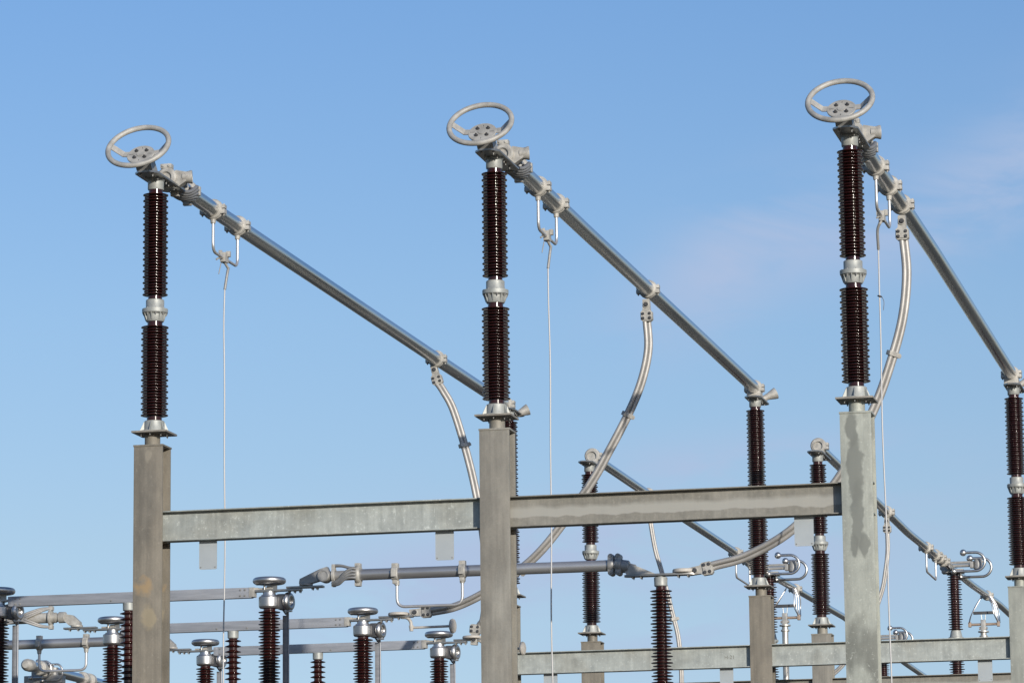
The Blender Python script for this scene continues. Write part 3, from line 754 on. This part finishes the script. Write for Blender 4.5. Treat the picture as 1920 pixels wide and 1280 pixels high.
def hanging_contact(label, x, y, zb, k_=1.0, lean=0.0):
    t = thing('hanging_contact', label, 'bar contact', (x, y, zb), 'contact frames hanging from the far bars')
    m = MB(); m.tube([(-0.34*k_, 0, -0.71), (0.34*k_, 0, -0.71)], 0.032, 14)
    for s in (-1, 1): m.box((s*0.34*k_-0.035, -0.05, -0.77), (s*0.34*k_+0.035, 0.05, -0.65), 0.01)
    m.build('lower_arm', 'brass', t)
    m = MB(); m.box((-0.25*k_, -0.035, -0.47), (0.29*k_, 0.035, -0.40), 0.015); m.build('contact_bar', 'dark', t)
    for s in (-1, 1):
        for k in range(4):
            c = MB(); xx = s*(0.07+0.018*k); q = (k-1.5)*0.09
            c.tube([(xx+lean, q, -0.04), (s*(0.17+0.03*k)*k_+lean*0.7, q*1.5, -0.25), (s*(0.27+0.025*k)*k_, q*1.7, -0.50), (s*(0.335+0.012*k)*k_, q*0.7, -0.67)], 0.0115, 8, 5); c.build('flexible_strap', 'strap_light', t)
    m = MB(); m.cyl((-0.02, 0, -9.0), (-0.02, 0, -0.86), 0.072, seg=18); m.cyl((-0.02, 0, -1.02), (-0.02, 0, -0.98), 0.10, seg=18); m.cyl((-0.02, 0, -0.90), (-0.02, 0, -0.87), 0.13, seg=18)
    m.box((-0.08, -0.05, -0.87), (0.04, 0.05, -0.60), 0.015)
    m.cyl((-0.12, 0, -0.80), (0.08, 0, -0.80), 0.035, seg=12)
    for dx in (-0.045, 0.03): m.cyl((dx, 0, -0.62), (dx*1.5, 0, -0.44), 0.008, seg=8)
    m.build('operating_rod', 'cast_light', t)
    return t
hanging_contact('contact frame on a silver rod under the far bar, right of the dark taupe column', -0.08, 45.5, 11.44, 0.9, 0.12)
hanging_contact('contact frame on a rod under the far bar, left of the right edge column', 3.98, 50.0, 11.60, 1.0, 0.06)

# ------------------------------------------------------------------ jumper cables
jumper('twin cable curving down from the left bar to the middle front column', [(0.0, 12.95, 10.93), (0.10, 12.95, 10.78), (0.24, 12.98, 10.50), (0.41, 13.0, 9.93), (0.55, 13.0, 9.35), (0.66, 13.0, 8.7), (0.72, 13.0, 8.0), (0.66, 13.05, 7.45), (0.585, 13.1, 7.32)], (0.25, 0, -1), (0.1, 0, 1), (0.37, 0.8), p0=(-0.03, 12.95, 11.10), p1=(0.50, 13.1, 7.12))
jumper('twin cable curving down from the middle bar and passing behind the middle column', [(3.97, 8.82, 10.93), (3.985, 8.82, 10.5), (3.88, 8.82, 10.05), (3.69, 8.82, 9.62), (3.43, 8.82, 9.15), (3.14, 8.83, 8.68), (2.55, 8.85, 7.93), (2.1, 8.9, 7.56), (1.62, 8.92, 7.29), (1.25, 8.95, 7.145), (0.93, 8.95, 7.09)], (0.02, 0, -1), (1, 0, 0.05), (0.30, 0.69), p0=(3.975, 8.80, 11.10), p1=(0.70, 8.95, 7.085))
jumper('twin cable curving down from the right bar behind the pale column', [(8.01, 4.42, 10.93), (8.035, 4.42, 10.45), (7.965, 4.42, 9.90), (7.79, 4.43, 9.33), (7.57, 4.45, 8.80), (7.13, 4.5, 8.02), (6.565, 4.55, 7.45), (6.0, 4.6, 7.15), (5.55, 4.6, 7.035)], (0.0, 0, -1), (1, 0, 0.15), (0.345,), p0=(8.0, 4.40, 11.10), p1=(5.34, 4.6, 6.985))
jumper('far cable dropping from the far bar behind the tall single insulator', [(0.05, 28.7, 11.16), (0.09, 28.7, 10.8), (0.17, 28.7, 10.3), (0.29, 28.7, 9.85), (0.46, 28.7, 9.15), (0.58, 28.7, 8.6), (0.62, 28.7, 7.8), (0.55, 28.7, 6.5)], (0, 0, -1), (0, 0, 1), (0.62,), p0=(0.05, 28.7, 11.25), r=0.026, sep=0.022)
jumper('far cable dropping from the far bar just right of the pale column', [(4.03, 32.44, 11.0), (4.03, 32.44, 10.6), (3.98, 32.44, 10.2), (3.88, 32.44, 9.75), (3.6, 32.44, 9.1), (3.1, 32.44, 8.4), (2.6, 32.44, 8.0)], (0, 0, -1), (0, 0, 1), (), p0=(4.03, 32.44, 11.15), r=0.026, sep=0.022)

# ------------------------------------------------------------------ earthing wires
def earth_wire(label, x, y, z, swap=1, mark=False, dx=0.0):
    t = thing('earthing_wire', label, 'wire', (x, y, z), 'earthing wires hanging from the loops under the bars')
    m = MB(); m.box((-0.035, -0.07, -0.075), (0.035, 0.07, 0.045), 0.012); m.box((-0.06, -0.05, -0.01), (-0.02, -0.01, 0.075), 0.008); m.box((0.015, 0.01, 0.0), (0.065, 0.06, 0.07), 0.008)
    m.cyl((0, -0.02, -0.06), (0.02*swap, 0.10*swap, -0.13), 0.016, seg=12); m.tube([(0, -0.09, -0.03), (-0.02, -0.17, -0.05), (-0.03, -0.22, -0.075)], 0.012, 8, 3)
    m.build('clamp_head', 'cast', t)
    m = MB(); m.tube([(-0.03, -0.02, -0.06), (-0.055, -0.05, -0.22)], 0.006, 8); m.build('eye_rod', 'bolt', t)
    m = MB(); m.tube([(0.02*swap, 0.10*swap, -0.12), (0.015*swap+dx*0.6, 0.07*swap, -0.20), (dx, 0.02, -0.40)], 0.017, 12, 4); m.build('ferrule', 'cast_dark', t)
    m = MB(); pts = [(dx, 0.02, -0.38)]; zz = -0.38
    ph = random.random()*6
    while zz > -z+0.3:
        zz -= 0.45; pts.append((dx+0.009*math.sin(zz*1.1+ph)+0.004*math.sin(zz*3.1), 0.02, max(zz, -z+0.02)))
    m.tube(pts, 0.0090, 10, 4); m.build('wire', 'wire', t)
    if mark:
        m = MB(); m.torus((dx, 0.02, -0.95), (0.3, 0, 1), 0.022, 0.008, 16, 8); m.tube([(dx+0.02, 0.0, -0.95), (dx+0.05, 0, -1.02), (dx+0.04, 0, -1.12)], 0.004, 6, 3); m.build('tie', 'dark', t)
    return t
earth_wire('thin white earthing wire hanging from the left bar', 0.0, 2.60, 10.775)
earth_wire('thin white earthing wire hanging from the middle bar', 4.0, 2.62, 10.815)
earth_wire('thin white earthing wire hanging from the right bar', 8.0, 2.55, 10.80, -1, True, -0.055)

# ------------------------------------------------------------------ low disconnectors (rail between two ringed posts)
def small_post(parent, x, y, ztop, zbot, ringed, blade=True):
    root = bpy.data.objects.new('post_insulator', None); C.objects.link(root); root.parent = parent; root.location = (x, y, 0)
    p = MB()
    if ringed:
        p.lathe(shed_profile(zbot, ztop-0.17, 0.074, 0.137, 0.120, 0.0738, 0.045, root=0.015, under=0.009), seg=36)
        p.build('porcelain', 'porcelain', root, angle=50)
        m = MB(); m.lathe([(0, -0.20), (0.095, -0.20), (0.118, -0.195), (0.131, -0.175), (0.133, -0.15), (0.133, -0.065), (0.124, -0.050), (0.105, -0.046), (0.100, -0.030), (0.082, -0.026), (0.078, 0.0), (0, 0.0)], (0, 0, ztop+0.03), seg=40)
        m.build('head_pot', 'spun', root, angle=22)
        r = MB(); r.torus((0, 0, ztop+0.175), (0, 0, 1), 0.168, 0.040, 56, 16); ro = r.build('corona_ring', 'spun', root)
        s = MB(); s.box((-0.17, -0.03, ztop+0.13), (0.17, 0.03, ztop+0.145)); s.cyl((-0.055, -0.03, ztop+0.03), (-0.055, -0.03, ztop+0.14), 0.014, seg=12); s.box((0.03, -0.01, ztop+0.03), (0.10, 0.01, ztop+0.14)); s.build('bracket', 'under', ro)
        # side mechanism with its own small ring
        m = MB(); m.box((0.10, -0.02, ztop-0.18), (0.20, 0.17, ztop+0.01), 0.02); m.build('side_box', 'dark', root)
        m = MB(); d = Vector((1, -0.22, 0)).normalized(); c = Vector((0.235, 0.05, ztop-0.085)); m.torus(c, d, 0.078, 0.042, 32, 14)
        m.lathe([(0, -0.03), (0.075, -0.03), (0.075, 0.005), (0, 0.005)], c, d, 24); m.box((0.19, 0.02, ztop-0.21), (0.27, 0.10, ztop-0.185), 0.006); m.build('side_ring', 'spun', root)
        if blade:
            m = MB(); m.box((0.115, 0.19, zbot-0.8), (0.185, 0.205, ztop-0.24), 0.002); m.tube([(0.188, 0.19, zbot-0.8), (0.188, 0.19, ztop-0.34), (0.165, 0.19, ztop-0.24), (0.125, 0.17, ztop-0.17)], 0.012, 12, 4)
            m.build('hanging_blade', 'rail', root)
    else:
        p.lathe(shed_profile(zbot, ztop-0.09, 0.058, 0.112, 0.112, 0.0756*2, 0.045, root=0.019, under=0.011), seg=36)
        p.build('porcelain', 'porcelain', root, angle=50)
        m = MB(); m.lathe([(0, -0.10), (0.066, -0.10), (0.075, -0.092), (0.077, -0.004), (0.072, 0), (0, 0)], (0, 0, ztop), seg=30); m.build('top_collar', 'flange', root)
    m = MB(); m.lathe([(0, -0.12), (0.16, -0.12), (0.16, -0.10), (0.11, -0.09), (0.10, 0.0), (0, 0)], (0, 0, zbot), seg=28); m.build('base_flange', 'flange', root)
    return root
def disconnector(label, y, dz, right_arm, left_tube):
    t = thing('centre_break_disconnector', label, 'disconnector', (0, y, dz), 'low disconnectors with horizontal rail')
    # rail: rectangular channel
    m = MB(); m.box((-3.44, -0.045, 6.855), (-0.255, 0.045, 6.985), 0.003)
    m.box((-3.44, 0.05, 6.86), (-0.255, 0.054, 6.98)); ro = m.build('rail', 'rail', t)
    m = MB(); m.box((-0.285, -0.052, 6.865), (-0.215, 0.052, 6.985), 0.006); m.build('contact_block', 'cast', ro)
    m = MB(); m.box((-3.46, -0.050, 6.862), (-3.40, 0.050, 6.983), 0.004); m.build('contact_block', 'rail', ro)
    b = Bolts()
    for x in (-3.36, -3.30, -2.09, -1.66, -0.40, -0.34):
        b.bolt((x, -0.0455, 6.885), (0, -1, 0), 0.010, 0.008)
        if x < -3 or x > -1: b.bolt((x, -0.0455, 6.955), (0, -1, 0), 0.010, 0.008)
    b.build('bolt', 'bolt', ro)
    small_post(t, -3.60, 0, 6.885, 4.45, True); small_post(t, -0.035, 0, 6.885, 4.45, True); small_post(t, -1.87, 0, 6.852, 4.45, False)
    # terminal arms at both ends
    for s in (-1, 1):
        x0 = -0.035 if s > 0 else -3.60
        m = MB(); lo, hi = sorted((x0-s*0.20, x0+s*0.42)); m.box((lo, -0.045, 6.925), (hi, 0.045, 6.950), 0.003)
        lo, hi = sorted((x0+s*0.23, x0+s*0.70)); m.box((lo, -0.05, 6.954), (hi, 0.05, 6.980), 0.003)
        m.cyl((x0, 0, 6.90), (x0, 0, 6.93), 0.075, seg=28)
        ao = m.build('terminal_arm', 'under', t)
        b = Bolts()
        for q in (0.26, 0.33, 0.40, 0.50 if right_arm else 0.56, 0.62):
            b.bolt((x0+s*q, -0.025, 6.925 if q < 0.42 else 6.954), (0, 0, -1), 0.011, 0.014, 0.012); b.bolt((x0+s*q, 0.028, 6.925 if q < 0.42 else 6.954), (0, 0, -1), 0.011, 0.014, 0.012)
        b.build('bolt', 'bolt', ao)
        c = MB()
        c.box((x0-s*0.17-0.03, -0.04, 6.95), (x0-s*0.17+0.03, 0.04, 6.98), 0.004); c.box((x0-0.04, 0.0, 6.95), (x0+0.03, 0.035, 7.0), 0.004); c.cyl((x0-0.16, 0, 6.965), (x0+0.05, 0, 6.965), 0.012, seg=10)
        c.build('contact_finger', 'cast', t)
    if right_arm:
        m = MB(); m.cyl((0.467, 0, 6.981), (0.467, 0, 7.022), 0.145, 0.143, 40, 0.010); m.build('corona_disc', 'disc', t)
        m = MB(); m.tube([(0.50, -0.0, 6.960), (0.59, -0.02, 6.945), (0.64, -0.03, 6.89), (0.65, -0.03, 6.79)], 0.022, 10, 5); m.cyl((0.65, -0.03, 6.84), (0.65, -0.03, 6.765), 0.035, 0.025, 14)
        m.cyl((0.65, -0.03, 6.81), (1.20, -0.03, 6.815), 0.017, seg=12); m.lathe([(0, -0.03), (0.07, -0.03), (0.092, -0.02), (0.10, 0.0), (0.092, 0.02), (0.07, 0.03), (0, 0.03)], (1.225, -0.03, 6.815), (1, -0.12, 0), 32)
        m.build('arcing_horn', 'disc', t)
    if left_tube:
        tube_foot(t, -4.14, -1, 6.982)
    # support: crossbeam and legs down to the ground
    m = MB(); m.box((-3.85, -0.10, 4.10), (0.20, 0.10, 4.33), 0.004)
    for x in (-3.6, -0.035): m.box((x-0.12, -0.12, -dz), (x+0.12, 0.12, 4.10), 0.004)
    m.build('support_frame', 'column_taupe', t)
    return t
def tube_foot(t, x, s, z, tubez=None):
    """cast foot: flat pad on the arm rising obliquely to a round knuckle that holds the tube end"""
    k = Vector((x+s*0.27, -0.02, z+0.165))
    m = MB(); m.cyl((x-s*0.02, 0, z), (x-s*0.02, 0, z+0.028), 0.085, seg=28, bev=0.004)
    poly = [(s*-0.10, 0.026), (s*0.05, 0.026), (s*0.16, 0.055), (s*0.30, 0.115), (s*0.26, 0.225), (s*0.17, 0.200), (s*-0.09, 0.085)]
    if s < 0: poly = [(0.08, 0.026), (0.075, 0.07), (-0.03, 0.165), (-0.14, 0.185), (-0.15, 0.09), (-0.08, 0.026)]
    m.prism(poly, -0.048, 0.048, (x, 0, z), Matrix(((1, 0, 0), (0, 0, -1), (0, 1, 0))))
    m.build('tube_foot', 'cast_dark' if s > 0 else 'cast', t)
    return k

G = 'low disconnectors with horizontal rail'
d1 = disconnector('nearest low disconnector, its long grey rail highest in the photo and reaching the left edge', 4.6, 0.0, False, False)
tube_foot(d1, 0.46, 1, 6.982)
disconnector('second low disconnector, between the nearest and the farthest rail, horn arm ending in a disc', 8.95, 0.07, True, True)
disconnector('farthest low disconnector, its rail and rings lowest in the photo', 13.1, 0.155, True, True)

# ------------------------------------------------------------------ horizontal tubes at the low level
def x_clamp(m, x, z, ri=0.070, ro=0.095, w=0.09):
    m.annulus((x, 0, z), (1, 0, 0), ri, ro, w, 32, 0.01)
    for zz in (-1, 1):
        lo, hi = sorted((z+zz*0.085, z+zz*0.125)); m.box((x-w*0.42, -0.06, lo), (x+w*0.42, -0.004, hi), 0.01); m.box((x-w*0.42, 0.004, lo), (x+w*0.42, 0.06, hi), 0.01)
def x_straps(t, x0, x1, z, big=0.13):
    m = MB()
    m.lathe([(0.069, -0.03), (0.110, -0.03), (0.122, -0.015), (0.122, 0.02), (0.110, 0.035), (0.069, 0.035)], (x1, 0, z), (1, 0, 0), 8, rot=PI/8)
    for zz in (-1, 1): m.box((x1-0.035, -0.05, z+zz*0.118-0.025), (x1+0.035, 0.05, z+zz*0.118+0.025), 0.012)
    m.build('strap_collar', 'cast', t)
    m = MB(); m.annulus((x0, 0, z), (1, 0, 0), 0.062, 0.088, 0.04, 28, 0.005)
    for zz in (-1, 1): m.box((x0-0.022, -0.05, z+zz*0.105-0.035), (x0+0.022, 0.02, z+zz*0.105+0.035), 0.010)
    m.build('strap_collar', 'cast', t)
    for k in range(4):
        c = MB(); o = 0.038*k
        c.tube([(x0-0.01, -0.03-0.01*k, z-0.125+0.006*k), (x0+0.09, -0.09, z-0.115+o*0.5), (x0+0.17, -0.115, z-0.06+o*0.7), (x1-0.06, -0.115, z-0.045+o), (x1, -0.105, z-0.05+o)], 0.0175, 10, 5); c.build('flexible_strap', 'strap', t)
    for k in range(2):
        c = MB(); c.tube([(x0-0.01, -0.02+0.05*k, z+0.125), (x0+0.10, -0.03+0.05*k, z+0.118), (x0+0.22, -0.045+0.06*k, z+0.085), (x1, -0.05+0.06*k, z+0.08)], 0.0175, 10, 5); c.build('flexible_strap', 'strap', t)
t = thing('horizontal_tube_bar', 'long horizontal aluminium tube crossing behind the middle front column', 'tube bar', (0, 4.6, 0), 'low horizontal tube bars')
Z1 = 7.095
m = MB(); m.tube([(1.10, 0, Z1), (4.36, 0, Z1-0.006)], 0.070, 36); m.build('tube', 'tube_dull', t)
m = MB(); m.tube([(0.70, 0, Z1-0.005), (1.16, 0, Z1)], 0.062, 32)
m.cyl((0.68, -0.085, Z1-0.005), (0.68, 0.085, Z1-0.005), 0.078, seg=32, bev=0.006); m.annulus((0.68, -0.088, Z1-0.005), (0, 1, 0), 0.060, 0.070, 0.01, 32, 0.002)
m.build('knuckle', 'cast_dark', t)
x_straps(t, 0.80, 1.30-0.19, Z1)
for x in (1.585, 2.44):
    m = MB(); m.annulus((x, 0, Z1), (1, 0, 0), 0.069, 0.092, 0.085, 32, 0.01); m.box((x-0.04, -0.045, Z1+0.075), (x+0.04, 0.045, Z1+0.125), 0.012); m.box((x-0.03, -0.115, Z1-0.05), (x+0.03, -0.08, Z1+0.04), 0.01); m.box((x-0.03, -0.04, Z1-0.13), (x+0.03, 0.04, Z1-0.08), 0.008); m.build('pipe_clamp', 'cast', t)
u_handle(t, 1.605, 2.435, Z1, 0.315, 0, 'X', bar_r=0.10)
m = MB()
for x in (4.31, 4.40):
    m.lathe([(0.069, -0.036), (0.095, -0.036), (0.104, -0.02), (0.104, 0.02), (0.095, 0.036), (0.069, 0.036)], (x, 0, Z1), (1, 0, 0), 32)
    for zz in (-1, 1): m.cyl((x, -0.075, Z1+zz*0.098), (x, 0.075, Z1+zz*0.098), 0.036, seg=18, bev=0.005); m.bolt((x, -0.075, Z1+zz*0.098), (0, -1, 0), 0.016, 0.012)
    m.box((x-0.035, -0.082, Z1-0.10), (x+0.035, -0.06, Z1+0.10), 0.008)
m.cyl((4.36, 0, Z1-0.01), (4.53, 0, Z1-0.03), 0.083, 0.078, 28, 0.015); m.cyl((4.53, 0, Z1-0.03), (4.60, 0, Z1-0.05), 0.045, seg=20)
m.build('end_clamp', 'cast_dark', t)
m = MB(); m.prism([(4.54, 7.08), (4.62, 7.07), (4.86, 6.965), (4.50, 6.965), (4.48, 7.0)], -0.05, 0.05, (0, 0, 0), Matrix(((1, 0, 0), (0, 0, -1), (0, 1, 0)))); m.build('tube_foot', 'cast', t)

t = thing('post_insulator', 'single brown insulator with a wide flat terminal plate, centre right', 'insulator', (4.915, 4.6, 0), 'single stage brown porcelain post insulators')
m = MB(); m.lathe(shed_profile(4.40, 6.815, 0.062, 0.134, 0.114, 0.079, 0.06, root=0.014, under=0.008), seg=40); m.build('porcelain_stack', 'porcelain', t, angle=50)
m = MB(); m.lathe([(0, 6.812), (0.072, 6.812), (0.080, 6.820), (0.082, 6.915), (0.078, 6.922), (0.050, 6.926), (0.050, 6.942), (0, 6.942)], seg=32); m.build('top_collar', 'flange', t)
m = MB(); pl = [(-0.44, -0.05), (-0.36, -0.085), (0.36, -0.085), (0.44, -0.05), (0.45, 0.0), (0.44, 0.05), (0.36, 0.085), (-0.36, 0.085), (-0.44, 0.05), (-0.45, 0)]
m.prism(pl, 6.940, 6.963); o = m.build('terminal_plate', 'under', t)
m = Bolts()
for x in (-0.34, -0.24, 0.22, 0.34):
    for y in (-0.045, 0.045): m.bolt((x, y, 6.940), (0, 0, -1), 0.013, 0.016, 0.012)
m.build('bolt', 'bolt', o)
m = MB(); m.cyl((0.285, 0, 6.964), (0.285, 0, 7.012), 0.138, 0.136, 40, 0.010); m.build('corona_disc', 'disc', t)
m = MB(); m.lathe([(0, 4.28), (0.16, 4.28), (0.16, 4.30), (0.10, 4.31), (0.09, 4.40), (0, 4.40)], seg=28); m.box((-0.13, -0.13, 0), (0.13, 0.13, 4.28), 0.004); m.build('support_post', 'column_taupe', t)

def left_tube(label, y, dz, x_end, x_far, handle):
    t = thing('horizontal_tube_bar', label, 'tube bar', (0, y, dz), 'low horizontal tube bars')
    z = 7.125
    m = MB(); m.tube([(x_far, 0, z), (x_end-0.12, 0, z)], 0.072, 32); m.build('tube', 'cast' if not handle else 'tube_dull', t)
    m = MB(); m.cyl((x_end-0.14, 0, z), (x_end-0.06, 0, z), 0.060, seg=28); m.cyl((x_end-0.08, 0, z), (x_end+0.02, 0, z), 0.078, 0.076, 32, 0.008); m.cyl((x_end+0.02, 0, z-0.01), (x_end+0.10, 0, z-0.04), 0.05, seg=20); m.build('end_cap', 'cast', t)
    if not handle:
        m = MB(); m.annulus((x_end-0.20, 0, z), (1, 0, 0), 0.070, 0.115, 0.035, 36, 0.008)
        for zz in (-1, 1): m.box((x_end-0.225, -0.04, z+zz*0.13-0.03), (x_end-0.165, 0.04, z+zz*0.13+0.03), 0.012)
        m.build('strap_collar', 'cast', t)
        for k in range(5):
            c = MB(); s = 1 if k < 3 else -1; o = 0.03*(k % 3)
            c.tube([(x_end-0.20, -0.03, z+s*0.13), (x_end-0.32, -0.05, z+s*(0.125-o*0.6)), (x_end-0.48, -0.09, z+s*(0.075-o)), (x_end-0.64, -0.10, z+s*(0.02-o)), (x_end-0.8, -0.10, z+s*(-0.01-o))], 0.017, 10, 4); c.build('flexible_strap', 'cable', t)
    else:
        for x in (-6.20, -5.46):
            m = MB(); m.annulus((x, 0, z), (1, 0, 0), 0.072, 0.095, 0.085, 32, 0.01); m.box((x-0.04, -0.045, z+0.08), (x+0.04, 0.045, z+0.125), 0.012); m.box((x-0.03, -0.12, z-0.05), (x+0.03, -0.08, z+0.04), 0.01); m.build('pipe_clamp', 'cast', t)
        u_handle(t, -6.20, -5.46, z, 0.31, 0, 'X', r=0.02, bar_r=0.10)
    return t
left_tube('pale stubby tube end with curved straps, left of the second low disconnector', 8.95, 0.07, -4.30, -7.2, False)
left_tube('horizontal tube with a U-shaped rod handle under it, at the left edge', 13.1, 0.155, -4.30, -8.2, True)

# ------------------------------------------------------------------ far low bar at the bottom left corner
t = thing('far_tube_bar', 'far sloping tube bar with curved horns at the bottom left corner', 'tube bar', (-9.94, 24, 7.93), None)
m = MB(); m.tube([(0, -1.3, 0.0), (0, 0, 0.0), (0.0, 4, 0), (0.0, 9, 0), (0.0, 16, 0)], 0.085, 24); m.build('tube', 'tube', t)
m = MB(); m.lathe([(0, 0), (0.06, 0.0), (0.10, 0.05), (0.11, 0.10), (0.11, 0.26), (0.08, 0.30)], (0, -1.50, 0.0), (0, 1, 0), 28); m.build('end_cap', 'cast', t)
for yy in (-0.75, -0.4, 1.5, 1.85):
    m = MB(); m.annulus((0, yy, 0.0), (0, 1, 0), 0.08, 0.13, 0.14, 28, 0.015); m.build('pipe_clamp', 'cast', t)
m = MB(); m.box((-0.42, -0.45, -0.24), (0.30, -0.25, -0.10), 0.02); m.box((-0.30, -0.40, -0.12), (-0.10, -0.2, 0.05), 0.02); m.cyl((0.12, -0.35, -0.15), (0.12, -0.35, 0.04), 0.07, seg=18); m.build('head', 'cast_dark', t)
for o in (0, 1):
    a = MB(); ox = 0.18*o; oz = -0.05*o; yy = -0.55+0.1*o; pts = [(-0.11+ox, yy, 0.14+oz), (0.02+ox, yy, 0.14+oz)]
    for k in range(1, 10):
        th = PI/2-PI*k/10; pts.append((0.02+ox+0.11*math.cos(th), yy, -0.005+oz+0.145*math.sin(th)))
    pts += [(0.0+ox, yy, -0.15+oz), (-0.24+ox, yy, -0.15+oz)]
    a.tube(pts, 0.018, 12, 3); ao = a.build('arcing_horn', 'bright', t)
    for q in ((-0.12+ox, yy, 0.14+oz), (-0.25+ox, yy, -0.15+oz)):
        sp = MB(); sp.sphere(q, 0.042); sp.build('ball', 'bright', ao)
p = MB(); p.lathe(shed_profile(-2.4, -0.26, 0.07, 0.13, 0.115, 0.08, 0.04), (-0.22, -0.35, 0), seg=30); p.build('porcelain_stack', 'porcelain', t, angle=50)
m = MB(); m.box((-0.34, -0.47, -7.93), (-0.10, -0.23, -2.4)); m.build('support_post', 'column_taupe', t)
